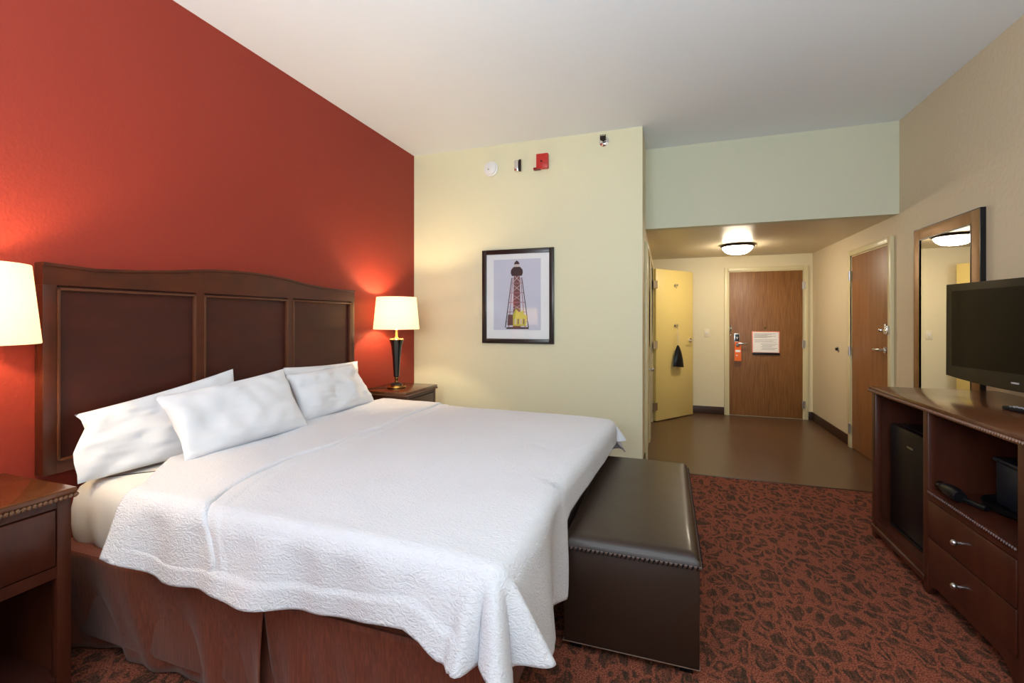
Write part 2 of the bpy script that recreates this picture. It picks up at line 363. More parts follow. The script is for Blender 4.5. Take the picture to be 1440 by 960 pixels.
MB().tube([(1.27, yf, 1.215), (1.27, yf-.008, 1.215)], .014, 14).build('peephole', M['brass'], d1)
# notice in a holder on the door
nt = thing('notice_frame', 'white framed notice sheet fixed at the centre of the entrance door', 'notice', (1.274, yf, .87))
bx((-.168,-.006,0), (.168,-.0005,.295), .002).build('backing_board', M['pinkprint'], nt)
bx((-.155,-.008,.012), (.155,-.006,.285)).build('notice_sheet', M['paper'], nt)
pr = MB()
for k in range(6): pr.box((-.14, -.0092, .262-k*.011), (.12-(k%3)*.05, -.008, .267-k*.011))
for k in range(3): pr.box((-.135, -.0092, .18-k*.016), (.13-(k%2)*.04, -.008, .184-k*.016))
for k in range(5): pr.box((-.06+.02*(k%2), -.0092, .12-k*.018), (.14-(k%3)*.03, -.008, .125-k*.018))
pr.build('printed_text', M['print'], nt)
bx((-.16,-.02,-.022), (.168,-.0005,.006), .003).build('holder_ledge', M['black'], nt)
# orange card on the lever
tg = thing('door_hanger', 'orange door hanger card hanging from the entrance door lever', 'door hanger', (ex0+.112, yf-.062, .76))
hp = [(-.04,0),(.04,0),(.04,.24),(.03,.25)]
ring = [(.026*math.cos(a), .215+.026*math.sin(a)) for a in [i*PI/8 for i in range(17)]]
card = MB()
card.box((-.042, -.0015, 0), (.042, 0, .185))
for k in range(16):
    a0, a1 = k*PI/8, (k+1)*PI/8
    p = [(.026*math.cos(a0), .215+.026*math.sin(a0)), (.026*math.cos(a1), .215+.026*math.sin(a1)), (max(-.042,min(.042,.06*math.cos(a1))), min(.262,max(.183,.215+.06*math.sin(a1)))), (max(-.042,min(.042,.06*math.cos(a0))), min(.262,max(.183,.215+.06*math.sin(a0))))]
    card._add([(x,-.0015,z) for x,z in p]+[(x,0,z) for x,z in p], [[0,1,2,3],[7,6,5,4],[0,4,5,1],[3,2,6,7]])
card.build('card', M['orange'], tg)
bx((-.03,-.0025,.12), (.03,-.0015,.15)).build('printed_text', M['paper'], tg)
bx((-.024,-.0025,.07), (.0,-.0015,.08)).build('printed_text', M['paper'], tg)

# ---- connecting door, right wall
cy0, cy1, cz = 4.752, 5.600, 1.985
casing_x('trim_3', cy0, cy1, cz, XR, -1)
d2 = tag(thing('door_2', 'plain brown connecting door in the right wall of the hall', 'door'), kind='structure')
xf = XR-.014
bx((xf, cy0+.013, .008), (XR-.001, cy1-.013, cz-.013), .002).build('door_panel', M['oak2'], d2)
lever(d2, xf, cy0+.07, 1.06, -1, 0, 0, 1, .12)
bl = MB().box((xf-.012, cy0+.05, 1.2), (xf, cy0+.09, 1.29), .003); bl.box((xf-.04, cy0-.03, 1.225), (xf-.012, cy0+.075, 1.245), .003); bl.ball((xf-.04, cy0+.07, 1.235), .016)
bl.box((XR-.05, cy0-.045, 1.2), (XR-.03, cy0-.015, 1.275), .003); bl.build('door_latch', M['chrome'], d2)
for z in (.2, 1.0, 1.78): hinge(d2, XR-.036, cy1-.002, z, 'y')
# ---- bathroom door, standing open
casing_x('trim_4', DY0, DY1, 2.0, XC, 1)
jb = MB().box((XC-T, DY0, 0), (XC, DY0+.015, 2.0)).box((XC-T, DY1-.015, 0), (XC, DY1, 2.0)).box((XC-T, DY0, 2.0-.015), (XC, DY1, 2.02))
struct('trim_5', jb, M['trim'])
hx, hy = XC+.042, DY1+.012; tx, ty = .33, 6.83
ang = math.atan2(ty-hy, tx-hx); Ld = math.hypot(tx-hx, ty-hy)
d3 = tag(thing('door_3', 'cream bathroom door standing open into the hall with hooks on it', 'door', (hx, hy, 0), ang), kind='structure')
bx((.01,-.022,.012), (Ld,.022,1.985), .002).build('door_panel', M['creamdoor'], d3)
def hook(z, x):
    b = MB().tube([(x,-.022,z),(x,-.03,z)], .016, 14)
    b.tube([(x,-.03,z),(x,-.06,z-.005),(x,-.075,z+.012)], [.006,.006,.008], 8); b.tube([(x,-.03,z-.01),(x,-.05,z-.03),(x,-.062,z-.02)], .005, 8)
    b.tube([(x-.025,-.05,z+.02),(x,-.032,z),(x+.025,-.05,z+.02)], .005, 8)
    return b.build('coat_hook', M['steel'], d3)
hook(1.78, .40); hook(1.245, .40)
lv = MB().tube([(Ld-.07,-.022,1.04),(Ld-.07,-.032,1.04)], .03, 20); lv.tube([(Ld-.07,-.032,1.04),(Ld-.07,-.07,1.04),(Ld-.09,-.078,1.04),(Ld-.18,-.072,1.035)], [.011,.011,.011,.008], 10)
lv.build('handle', M['chrome'], d3)
for z in (.2, 1.0, 1.78):
    b = MB().tube([(-.006,-.02,z-.05),(-.006,-.02,z+.05)], .012, 10); b.box((-.05,-.03,z-.05), (-.006,-.022,z+.05)).box((-.006,-.028,z-.05),(.035,-.022,z+.05))
    b.build('hinge', M['chrome'], d3)
# closet door nearer, seen edge on
casing_x('trim_6', 4.45, 5.12, 2.0, XC, 1)
d4 = tag(thing('door_4', 'cream closet door seen edge-on beside the room corner', 'door'), kind='structure')
bx((XC+.001, 4.463, .008), (XC+.014, 5.107, 1.987), .002).build('door_panel', M['trim'], d4)
MB().tube([(XC+.014,5.03,.80),(XC+.04,5.03,.80)], .009, 10).ball((XC+.052,5.03,.80), .02).build('door_knob', M['steel'], d4)
# drawstring bag on the lower hook
Rz = Matrix.Rotation(ang, 3, 'Z'); hp = Vector((hx,hy,0)) + Rz @ Vector((.40,-.062,1.245))
bg = thing('drawstring_bag', 'black drawstring bag hanging from the lower hook of the open door', 'bag', (hp.x, hp.y, hp.z-.55), ang)
def bagf(u, v):
    a = 2*PI*u; z = v*.29
    wd = .10*(1-v)**.85+.012; dp = .034*math.sin(PI*min(1,.12+v*.88))**.6+.004
    return Vector((wd*math.cos(a)*(1+.08*math.sin(5*a)) +.018*(1-v), dp*math.sin(a)-.01, z-.012*math.cos(a)*(1-v)))
b = MB().grid(bagf, 28, 12); b._add([bagf(k/28,0) for k in range(28)], [list(range(28))]); b.build('pouch', M['black'], bg)
MB().tube([(.012,-.01,.285),(-.025,-.012,.42),(0,-.004,.562),(.02,-.012,.42),(.006,-.01,.285)], .0035, 6).build('drawstring', M['ivory'], bg)
# light switch, door stop
def switch(nm, lab, loc, rz):
    t = thing(nm, lab, 'light switch', loc, rz)
    bx((-.036,-.007,-.058), (.036,0,.058), .003).build('cover_plate', M['ivory'], t); bx((-.008,-.016,-.016), (.008,-.007,.016), .002).build('toggle', M['white'], t)
switch('light_switch', 'ivory light switch on the hall wall between the two doors', (.539, YB, 1.137), 0)
ds = thing('wall_bumper', 'round steel door bumper on the right hall wall', 'door stop', (XR, 6.02, .995))
MB().tube([(0,0,0),(-.012,0,0)], .028, 18).build('mounting_disc', M['steel'], ds); MB().tube([(-.012,0,0),(-.03,0,0)], .016, 14).build('rubber_pad', M['black'], ds)

# ------------------------------------------------------------------ hall ceiling light
cl = thing('ceiling_light', 'lit round bowl ceiling light with dark rim in the entry hall', 'ceiling light', (.79, 5.93, HL))
MB().lathe([(.155,0),(.178,-.004),(.184,-.016),(.178,-.028),(.166,-.03),(.16,-.01)], n=48).build('rim', M['bronze'], cl)
MB().lathe([(.164,-.026),(.158,-.046),(.138,-.072),(.1,-.098),(.05,-.108),(.0001,-.111)], n=48).build('glass_bowl', M['bowl'], cl)

# ------------------------------------------------------------------ headboard + bed
HBX = -2.36
from bisect import bisect
prof = [(1.12,1.548),(1.16,1.545),(1.3,1.538),(1.45,1.548),(1.62,1.565),(1.8,1.588),(1.95,1.598),(2.08,1.60),(2.2,1.597),(2.35,1.586),(2.52,1.564),(2.68,1.552),(2.85,1.545),(3.0,1.548),(3.04,1.548)]
hb = thing('headboard', 'dark wooden three-panel headboard with arched top on the red wall', 'headboard', (XL, 2.08, .68))
O = Vector((XL, 2.08, .68))
def hbm(m): bmesh.ops.translate(m.b, verts=m.b.verts, vec=-O); return m
top = [(y,z) for y,z in prof]
hbm(MB().prism([(1.12,1.47)]+top+[(3.04,1.47)], 'x', XL+.002, HBX)).build('top_rail', M['cherry'], hb)
hbm(MB().prism([(y,z-.0) for y,z in top]+[(y,z+.012) for y,z in top[::-1]], 'x', XL+.002, HBX+.008)).build('cap_moulding', M['cherry'], hb)
hbm(MB().box((XL+.002,1.12,.70),(HBX,1.165,1.47),.002).box((XL+.002,2.995,.70),(HBX,3.04,1.47),.002).box((XL+.002,1.748,.70),(HBX,1.79,1.47)).box((XL+.002,2.365,.70),(HBX,2.407,1.47)).box((XL+.002,1.165,.70),(HBX,2.995,.745))).build('frame_stiles', M['cherry'], hb)
for a,b_ in ((1.165,1.748),(1.79,2.365),(2.407,2.995)):
    pn = hbm(MB().box((XL+.002,a,.745),(HBX-.018,b_,1.47))).build('inset_panel', M['hbpanel'], hb)
    r=.011
    hbm(MB().box((HBX-.018,a,.745),(HBX+.004,a+r,1.46),.003).box((HBX-.018,b_-r,.745),(HBX+.004,b_,1.46),.003).box((HBX-.018,a,1.449),(HBX+.004,b_,1.46),.003).box((HBX-.018,a,.745),(HBX+.004,b_,.757),.003)).build('panel_moulding', M['mould'], hb)

bed = thing('bed', 'king bed base with white mattress and rust brown bed skirt', 'bed', (-1.4, 2.12, 0))
BO = Vector((-1.4, 2.12, 0))
def bm_(m): bmesh.ops.translate(m.b, verts=m.b.verts, vec=-BO); return m
bm_(bx((-2.35,1.17,.06), (-.48,3.06,.41), .03)).build('box_spring', M['skirt'], bed)
def N3(x,y,z,s=1): return noise.noise(Vector((x*s,y*s,z*s)))
# mattress with crinkled side
def mattress():
    t = bmesh.new()
    x0,x1,y0,y1,z0,z1 = -2.35,-.46,1.185,3.06,.415,.66
    R=.07; n=40
    # perimeter path (rounded rect)
    per=[]
    def arc(cx,cy,a0):
        for k in range(9): a=a0+k*PI/16; per.append((cx+R*math.cos(a),cy+R*math.sin(a),math.cos(a),math.sin(a)))
    def seg(p,q,nx,ny,n):
        for k in range(1,n): per.append((p[0]+(q[0]-p[0])*k/n,p[1]+(q[1]-p[1])*k/n,nx,ny))
    arc(x0+R,y0+R,PI); seg((x0+R,y0),(x1-R,y0),0,-1,90); arc(x1-R,y0+R,-PI/2); seg((x1,y0+R),(x1,y1-R),1,0,30)
    arc(x1-R,y1-R,0); seg((x1-R,y1),(x0+R,y1),0,1,30); arc(x0+R,y1-R,PI/2); seg((x0,y1-R),(x0,y0+R),-1,0,30)
    pf=[(-.05,0),(-.012,.0),(0,.03),(.004,.08),(.004,.14),(-.004,.19),(-.02,.22),(-.045,.238),(-.08,.245)]
    b=MB(); n=len(per); vs=[]
    for o,h in pf:
        for (x,y,nx,ny) in per:
            w = 0
            if y<1.3 and x<-1.2:
                w = .010*math.sin((x*38+h*10)+2*N3(x*4,h*6,0))*min(1,max(0,(.19-h)/.12))*(.4+.6*abs(N3(x*3,2,1))*2)
            vs.append((x+nx*(o+w), y+ny*(o+w), z0+h))
    fs=[[i*n+k,i*n+(k+1)%n,(i+1)*n+(k+1)%n,(i+1)*n+k] for i in range(len(pf)-1) for k in range(n)]
    fs+=[list(range(n))[::-1],[(len(pf)-1)*n+k for k in range(n)]]
    b._add(vs,fs); return b
bm_(mattress()).build('mattress', M['sheet'], bed, ang=60)
# skirt panels: near side in two panels meeting at a slit, foot, far side
def skirt(p0, p1, nx, ny, lean, seed, nu=120, f0=0, f1=0):
    def f(u,v):
        x = p0[0]+(p1[0]-p0[0])*u; y = p0[1]+(p1[1]-p0[1])*u
        k = 1-v
        w = k*(.014*math.sin(u*17+seed)+.022*N3(u*5,seed,v*.6)*2+.008*math.sin(u*43+3*v))
        w += -lean*k + f0*k*max(0,1-u/.18) + f1*k*max(0,1-(1-u)/.12)
        return Vector((x+nx*w, y+ny*w, .012+v*.41))
    return MB().grid(f, nu, 14)
XS = -1.235
def sk(m, name='skirt_panel'):
    o = bm_(m).build(name, M['skirt'], bed, ang=80)
    s = o.modifiers.new('s','SOLIDIFY'); s.thickness=.004; s.offset=0
sk(skirt((-2.35,1.14),(XS,1.14),0,-1,.055,1.3, f1=.10)); sk(skirt((XS,1.135),(-.45,1.135),0,-1,.03,5.1, f0=-.03))
sk(skirt((-.462,1.135),(-.462,3.08),1,0,.04,8.0)); sk(skirt((-.45,3.08),(-2.35,3.08),0,1,.02,2.0)); 
bm_(bx((-2.355,1.14,.395),(-.462,3.08,.423),.012)).build('skirt_deck', M['skirt'], bed)

# duvet ------------------------------------------------------------
ZT = .668
def lerp(x, pts):
    for (x0,y0),(x1,y1) in zip(pts, pts[1:]):
        if x <= x1: return y0+(y1-y0)*max(0,(x-x0)/(x1-x0))
    return pts[-1][1]
def XF(b): return lerp(b, [(1.175,-.455),(1.4,-.445),(1.8,-.462),(3.05,-.375)])
def drape(a, b, lift, hem=True):
    # a: cloth coordinate along X, b: along Y (flat); returns a point on the draped surface
    yn, yfar = 1.175, 3.05
    xf = XF(b)
    R = .055
    dx = max(0, a-xf); dn = max(0, yn-b); df = max(0, b-yfar)
    dy = dn if dn > 0 else df
    sg = -1 if dn > 0 else 1
    zt = ZT + .012*max(0,min(1,(-a-.6)/1.2)) + .006*N3(a*2.2,b*2.2,1.7) + .004*N3(a*6,b*6,4) + lift
    # soften: slight crown
    zt += -.02*max(0,(a+.75)/.35)**2*.6 if a>-.75 else 0
    bx_, by_ = min(a,xf), max(yn,min(b,yfar))
    r = math.hypot(dx,dy)
    if r < 1e-9: return Vector((bx_,by_,zt))
    ux, uy = dx/r, sg*dy/r
    if r < R*PI/2: th=r/R; out=R*math.sin(th); dn_=R*(1-math.cos(th))
    else: out=R; dn_=R+(r-R*PI/2)
    phi = math.atan2(dy,dx)
    if dx>0 and dy>0: dn_ = dn_*(1-.17*math.sin(2*phi))
    fold = 0
    h = max(0,dn_-.03)
    if dx>0 and dy>0: fold = h*(.19 + min(1,phi/.12)*min(1,(PI/2-phi)/.15)*(.10 + .50*math.exp(-((phi-.26)/.2)**2) + .50*math.exp(-((phi-1.15)/.25)**2) - .12*math.exp(-((phi-.72)/.16)**2)))
    elif dn>0: fold = h*(.22+ .14*math.sin(a*9.5+1)+.22*N3(a*4,0,7)) + .006*math.sin(a*31+N3(a*3,1,1)*4)*min(1,h/.05) + h*.42*math.exp(-((a+.485)/.028)**2)
    elif df>0: fold = h*(.05+.1*math.sin(a*12))
    else:
        k = max(0,min(1,(1.9-b)/.3)); fold = h*(.05+k*(.05+.16*math.sin(b*11)+.2*N3(b*5,3,2)))+(1-k)*.006*N3(b*7,1,1)*min(1,h/.05)
    out += fold + lift*.8
    return Vector((bx_+ux*out, by_+uy*out, zt-dn_))
A0, A1 = -1.86, -.445+.30
def duvet_f(u, v):
    a_ = A0 + (A1-A0)*u
    nearh = lerp(a_, [(-1.9,.21),(-1.6,.275),(-1.37,.258),(-.83,.235),(-.60,.202),(-.54,.21),(-.48,.235),(-.3,.235)])
    b0 = 1.175-nearh; b1 = 3.05+.26
    b = b0+(b1-b0)*(v)
    ae = XF(b)+lerp(b, [(1.0,.225),(1.15,.24),(1.35,.36),(1.76,.42),(1.82,.172),(2.0,.165),(3.0,.150),(3.1,.15)])
    a = A0+(ae-A0)*u
    nr = max(0,min(1,(1.45-b)/.45)); fe = -1.60+.22*nr**1.4+.055
    p = drape(a, b, .004 + .005*max(0,min(1,(fe-a)/.008)))
    e = b-b0
    if e < .062: p.y -= .012*min(1,(.062-e)/.005)*(1 if a < -.5 else 0)
    return p
# non-uniform v so the hem band has vertices
def vmap(j, n):
    t = j/n
    return .35*t/.45 if t < .45 else .35+.65*(t-.45)/.55
cv = thing('duvet', 'white textured coverlet draped over the bed down to the skirt', 'bedspread', (-1.1, 2.12, .4)); CO = Vector((-1.1,2.12,.4))
def cvm(m): bmesh.ops.translate(m.b, verts=m.b.verts, vec=-CO); return m
nv=260
b = MB().grid(lambda u,v: duvet_f(u, vmap(v*nv, nv)), 230, nv)
o = cvm(b).build('coverlet', M['quilt'], cv, ang=80)
s = o.modifiers.new('s','SOLIDIFY'); s.thickness=.008; s.offset=1
# turned-back upper layer, its edge makes the line across the bed
def fold_f(u, v):
    b_lo, b_hi = 1.175-.262+.03*(1-u), 3.05+.22
    b = b_lo+(b_hi-b_lo)*vmap(v*200,200)
    near = max(0,min(1,(1.45-b)/.45))
    a_end = -1.60 + .22*near**1.4 + .008*math.sin(b*14)+ .02*N3(b*3,1,5)
    a_st = lerp(b, [(1.0,-1.86),(1.17,-1.87),(1.24,-1.93),(1.45,-2.12)])
    a = a_st+(a_end-a_st)*u
    e = min(1,(1-u)*(a_end-a_st)/.012)
    p = drape(a, b, .010+.012*e**.5)
    p.z += .004*N3(a*9,b*5,3)
    return p
b = MB().grid(fold_f, 60, 200)
o = cvm(b).build('turned_back_fold', M['quilt'], cv, ang=80)
s = o.modifiers.new('s','SOLIDIFY'); s.thickness=.006; s.offset=1

# pillows ----------------------------------------------------------
def pillow(name, label, TL, TR, BL, BR, th, seed, pinchL=.07, openend=0):
    TL,TR,BL,BR = map(Vector,(TL,TR,BL,BR)); c = (TL+TR+BL+BR)/4
    n = ((TR-TL)+(BR-BL)).cross((TL-BL)+(TR-BR)).normalized()
    if n.x < 0: n = -n
    cz = min(BL.z,BR.z); org = Vector((c.x,c.y,cz))
    def f(sgn):
        def g(u,v):
            P = (BL*(1-u)+BR*u)*(1-v)+(TL*(1-u)+TR*u)*v
            U, V = abs(2*u-1), abs(2*v-1)
            # pinch edges inward between corners
            P = P + (c-P)*((pinchL if u<.5 else .07)*(1-V**2)*U**4 + (.02 if v<.5 else .06)*(1-U**2)*V**4)
            if openend: P = P + (TL-TR).normalized()*openend*(1-u)**4*lerp(v, [(0,.0),(.12,.0),(.3,.25),(.45,.3),(.6,-.2),(.75,-.75),(.9,-.45),(1,.1)])
            bulge = ((1-U**2.6)*(1-V**2.6))**.5
            w = .014*N3(u*3,v*3,seed)+.009*N3(u*8,v*5,seed+3)+.006*abs(N3(u*5+v*3,v*9,seed+8))
            fold = -.012*max(0,1-abs((u-.25-.3*v+.1*math.sin(seed))*6))*(1-V)
            edge = min(1,min(u,1-u,v,1-v)/.04)
            return P + n*sgn*(th*.5*bulge + (w+fold*(sgn>0))*edge*1.2) - org
        return g
    m = MB().grid(f(1), 48, 36).grid(f(-1), 48, 36)
    o = m.build(name, M['linen'], ang=80); o.location = org
    return o
zb = .70
def pil(lab, *a, **k):
    o = pillow('pillow', lab, *a, **k); return tag(o, lab, 'pillow', 'pillows against the headboard')
pil('white pillow at the near end, behind another with its open case end showing', (-2.29,1.19,.94), (-2.32,1.93,1.05), (-2.20,1.15,.68), (-2.17,1.92,.665), .075, 1.0, pinchL=0, openend=.04)
pil('white pillow in front of the near pair, overlapping the one behind it', (-2.15,1.40,.985), (-2.20,2.17,1.03), (-2.0,1.43,.705), (-1.99,2.15,.705), .11, 2.0)
pil('white pillow standing behind the far front pillow against the headboard', (-2.325,2.29,1.02), (-2.315,3.02,1.00), (-2.29,2.30,.69), (-2.26,3.02,.69), .085, 3.0)
pil('white pillow in front at the far end by the lamp', (-2.215,2.20,.99), (-2.225,2.84,1.0), (-2.09,2.20,.70), (-2.11,2.96,.70), .13, 4.0)
# open pillowcase end of the near pillow (flared cloth)
# ------------------------------------------------------------------ bench
bn = thing('bench', 'dark brown leather storage bench at the foot of the bed', 'bench', (-.14, 2.405, 0))
HX, HY = .26, .595
def roundtop(u, v):
    x = -HX+2*HX*u; y = -HY+2*HY*v
    U = abs(2*u-1); V = abs(2*v-1)
    ex = min(u,1-u)*2*HX; ey = min(v,1-v)*2*HY; e = min(ex,ey)
    R=.035; k = 0 if e>=R else R-math.sqrt(max(0,R*R-(R-e)**2))
    return Vector((x,y,.452-k+.012*(1-U**2)*(1-V**4)))
m = MB()
us=[0,.004,.012,.025,.045,.07,.1]+[.15+.07*i for i in range(11)]+[.9,.93,.955,.975,.988,.996,1]
nn=len(us)-1
m.grid(lambda u,v: roundtop(us[round(u*nn)], us[round(v*nn)]), nn, nn)
m.box((-HX,-HY,.405),(HX,HY,.418))
m.build('seat_cushion', M['leather'], bn)
bx((-HX+.004,-HY+.004,.03), (HX-.004,HY-.004,.408), .006).build('body', M['leather'], bn)
ws = MB(); ws.tube([(-HX,-HY,.412),(HX,-HY,.412),(HX,HY,.412),(-HX,HY,.412)], .0055, 8, closed=True); ws.build('welt', mat('light_leather_welt', srgb(92,70,60), .4), bn)
st = MB(); n=30
for k in range(n):
    x=-HX+.012+(2*HX-.024)*k/(n-1); st.box((x-.0028,-HY-.0085,.404),(x+.0028,-HY-.004,.421),.001,1, M=RotM('Y',28,(x,-HY,.413)))
n=66
for k in range(n):
    y=-HY+.012+(2*HY-.024)*k/(n-1); st.box((HX+.004,y-.0028,.404),(HX+.0085,y+.0028,.421),.001,1, M=RotM('X',28,(HX,y,.413)))
st.build('stitching', M['black'], bn)
MB().tube([(-HX+.003,-HY+.002,.034),(HX-.003,-HY+.002,.034),(HX-.003,HY-.002,.034),(-HX+.003,HY-.002,.034)], .0022, 6, closed=True).build('bottom_piping', M['stitch'], bn)
for sx in (-1,1):
    for sy in (-1,1): MB().box((sx*(HX-.05)-.025, sy*(HY-.05)-.025, 0),(sx*(HX-.05)+.025, sy*(HY-.05)+.025,.032),.004).build('leg', M['black'], bn)

# ------------------------------------------------------------------ rope moulding helper
def rope(m, p, q, r=.0075, pitch=.0135):
    p=Vector(p); q=Vector(q); L=(q-p).length; d=(q-p)/L; n=int(L/pitch)
    for k in range(n):
        c=p+d*(k+.5)*L/n
        a=Vector((0,0,1)); s=d.cross(a)
        ax=(d*.55+a*.83).normalized()
        m.tube([c-ax*r*1.05,c-ax*r*.5,c+ax*r*.5,c+ax*r*1.05],[r*.35,r*.8,r*.8,r*.35],6)
    return m
# ------------------------------------------------------------------ nightstands
def nightstand(label, loc):
    t = thing('nightstand', label, 'nightstand', loc, 0, 'nightstands beside the bed')
    D, W, Z = .43, .50, .74       # depth x (0=wall), width y centred, height
    y0,y1=-W/2,W/2
    MB().box((0,y0-.012,Z-.022),(D+.012,y1+.012,Z),.005).build('top', M['cherrytop'], t)
    m=MB(); rope(m,(D+.012,y0-.012,Z-.028),(D+.012,y1+.012,Z-.028)); rope(m,(0,y0-.012,Z-.028),(D+.012,y0-.012,Z-.028)); rope(m,(0,y1+.012,Z-.028),(D+.012,y1+.012,Z-.028))
    m.build('rope_moulding', M['rope'], t)
    for s in (0,1):
        ya=y0 if s==0 else y1-.04
        bx((D-.035,ya,0),(D,ya+.04,Z-.022),.003).build('front_post', M['cherryv'], t)
        yb=y0+.004 if s==0 else y1-.022
        bx((.004,yb,.04),(D-.035,yb+.018,Z-.022)).build('side_panel', M['cherryv'], t)
    bx((.0,y0+.02,.04),(.012,y1-.02,Z-.022)).build('back_panel', M['dark'], t)
    bx((D-.03,y0+.04,Z-.06),(D-.004,y1-.04,Z-.022)).build('top_rail', M['cherryv'], t)
    bx((D-.03,y0+.04,.44),(D-.004,y1-.04,.48)).build('lower_rail', M['cherryv'], t)
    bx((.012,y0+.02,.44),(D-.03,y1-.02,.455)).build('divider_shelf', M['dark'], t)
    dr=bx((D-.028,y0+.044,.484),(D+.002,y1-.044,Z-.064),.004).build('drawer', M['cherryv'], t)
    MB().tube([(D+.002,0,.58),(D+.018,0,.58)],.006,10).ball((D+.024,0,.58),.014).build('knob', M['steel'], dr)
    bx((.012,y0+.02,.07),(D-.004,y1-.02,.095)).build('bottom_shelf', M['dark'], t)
    ap=MB().prism([(y0+.04,.07),(y0+.04,.02),(y0+.09,.03),(y0+.14,.05),(y1-.14,.05),(y1-.09,.03),(y1-.04,.02),(y1-.04,.07)],'x',D-.03,D-.006).build('apron', M['cherryv'], t)
    return t
nightstand('cherry nightstand at left edge of the photo, near side of the bed', (XL+.002, .77, 0))
nightstand('cherry nightstand in the corner beyond the bed', (XL+.002, 3.44, 0))

# ------------------------------------------------------------------ lamps
def lamp(label, loc):
    t = thing('table_lamp', label, 'lamp', loc, 0, 'lit lamps on the nightstands')
    MB().lathe([(.078,0),(.08,.006),(.08,.014),(.074,.02),(.055,.022),(.05,.03),(.036,.034)], n=36).build('base', M['brass'], t)
    MB().lathe([(.05,.024),(.052,.034),(.036,.044),(.02,.048)], n=32).build('base_collar', M['black'], t)
    MB().lathe([(.013,.044),(.016,.05),(.011,.06),(.017,.085),(.013,.095)], n=24).build('neck', M['brass'], t)
    MB().lathe([(.016,.094),(.024,.1),(.028,.16),(.034,.26),(.045,.36),(.058,.405),(.062,.412),(.0001,.413)], n=32).build('body', M['gloss'], t)
    MB().lathe([(.0001,.412),(.062,.412),(.064,.418),(.055,.426),(.02,.43),(.013,.44),(.011,.50),(.0001,.501)], n=28).build('cap', M['brass'], t)
    sh=MB(); n=56
    sh.lathe([(.192,.505),(.193,.508),(.1805,.64),(.168,.775),(.167,.779)], n=n); 
    sh.b.faces.ensure_lookup_table()
    for f in [f for f in sh.b.faces if len(f.verts)>4]: sh.b.faces.remove(f)
    so = sh.build('shade', M['shade'], t, ang=80)
    md = so.modifiers.new('s','SOLIDIFY'); md.thickness=.003
    hb_=MB()
    for k in range(3):
        a=k*2*PI/3+.4; hb_.tube([(.012*math.cos(a),.012*math.sin(a),.752),(.167*math.cos(a),.167*math.sin(a),.772)],.002,6)
    hb_.tube([(.012,0,.5),(.05,0,.56),(.055,0,.64),(.03,0,.73),(0,0,.752)],.002,6).tube([(-.012,0,.5),(-.05,0,.56),(-.055,0,.64),(-.03,0,.73),(0,0,.752)],.002,6)
    hb_.tube([(0,0,.74),(0,0,.79)],.006,8).build('harp', M['brass'], t)
    MB().lathe([(.012,.50),(.014,.53),(.028,.57),(.032,.6),(.026,.63),(.0001,.642)], n=20).build('bulb', mat('glowing_bulb', (1,.9,.7,1), .4, emit=((1,.78,.5,1), 14)), t)
    l = light('lamp_bulb', 'POINT', (loc[0], loc[1], loc[2]+.665), LAMP_E, (1, .80, .50), .03)
    return t
lamp('lit table lamp at the left edge of the photo, its base out of view', (-2.2, .83, .74))
lamp('lit white-shaded table lamp with black tapered body in the corner', (-2.2, 3.39, .74))
cd = MB().tube([(-2.28,3.36,.7435),(-2.31,3.33,.7435),(-2.345,3.31,.7435),(-2.36,3.27,.7435),(-2.39,3.26,.7435),(-2.40,3.24,.7435)], .0025, 6).build('lamp_cord', M['black'])
tag(cd, 'thin black power cord lying on the corner nightstand behind the lamp', 'cord')

# ------------------------------------------------------------------ framed picture
pc = thing('framed_picture', 'black framed lighthouse picture with white mat on the cream wall', 'picture', (-1.3145, YM, 1.105))
pw, ph, fr = .70, .878, .043
fm=MB().box((-pw/2,-.028,0),(-pw/2+fr,0,ph),.004).box((pw/2-fr,-.028,0),(pw/2,0,ph),.004).box((-pw/2+fr,-.028,0),(pw/2-fr,0,fr),.003).box((-pw/2+fr,-.028,ph-fr),(pw/2-fr,0,ph),.003)
fm.build('frame', mat('black_brown_frame', srgb(36,22,18), .3), pc)
bx((-pw/2+fr-.002,-.012,fr-.002),(pw/2-fr+.002,-.004,ph-fr+.002)).build('mat_board', M['paper'], pc)
pm = {k: mat('print_'+k, srgb(*v), .6) for k,v in dict(sky=(216,214,226), stone=(118,74,74), iron=(44,30,32), pale=(214,196,190), yellow=(206,196,70), rose=(166,120,128)).items()}
ax0, ax1, az0, az1 = -.235,.225,.125,.785
art = bx((ax0,-.0135,az0),(ax1,-.012,az1)).build('print', pm['sky'], pc)
y_=-.0145
def pp(poly,k,d=0,n='print_detail'): return MB().prism([(x*1.08+.008,.135+(z-.13)*1.11) for x,z in poly],'y',y_-d,-.0134).build(n, pm[k], art)
cx_=-.012
pp([(cx_-.10,.18-.05),(cx_+.11,.13),(cx_+.10,.145),(cx_-.09,.145)],'iron')
pp([(cx_-.036,.14),(cx_+.036,.14),(cx_+.026,.60),(cx_-.026,.60)],'stone',.0002)
for s in (-1,1):
    for x0,x1 in ((.105,.045),(.075,.035)):
        pp([(cx_+s*(x0-.004),.14),(cx_+s*(x0+.004),.14),(cx_+s*(x1+.003),.56),(cx_+s*(x1-.003),.56)],'iron' if x0>.1 else 'rose',.0004)
for k in range(5):
    z=.19+k*.08; w_=.10-.06*(z-.14)/.42
    pp([(cx_-w_,z),(cx_+w_,z),(cx_+w_,z+.006),(cx_-w_,z+.006)],'rose',.0006)
    pp([(cx_-w_,z),(cx_-w_+.006,z),(cx_+w_-.01,z+.08),(cx_+w_-.016,z+.08)],'pale',.0005)
    pp([(cx_+w_,z),(cx_+w_-.006,z),(cx_-w_+.01,z+.08),(cx_-w_+.016,z+.08)],'pale',.0005)
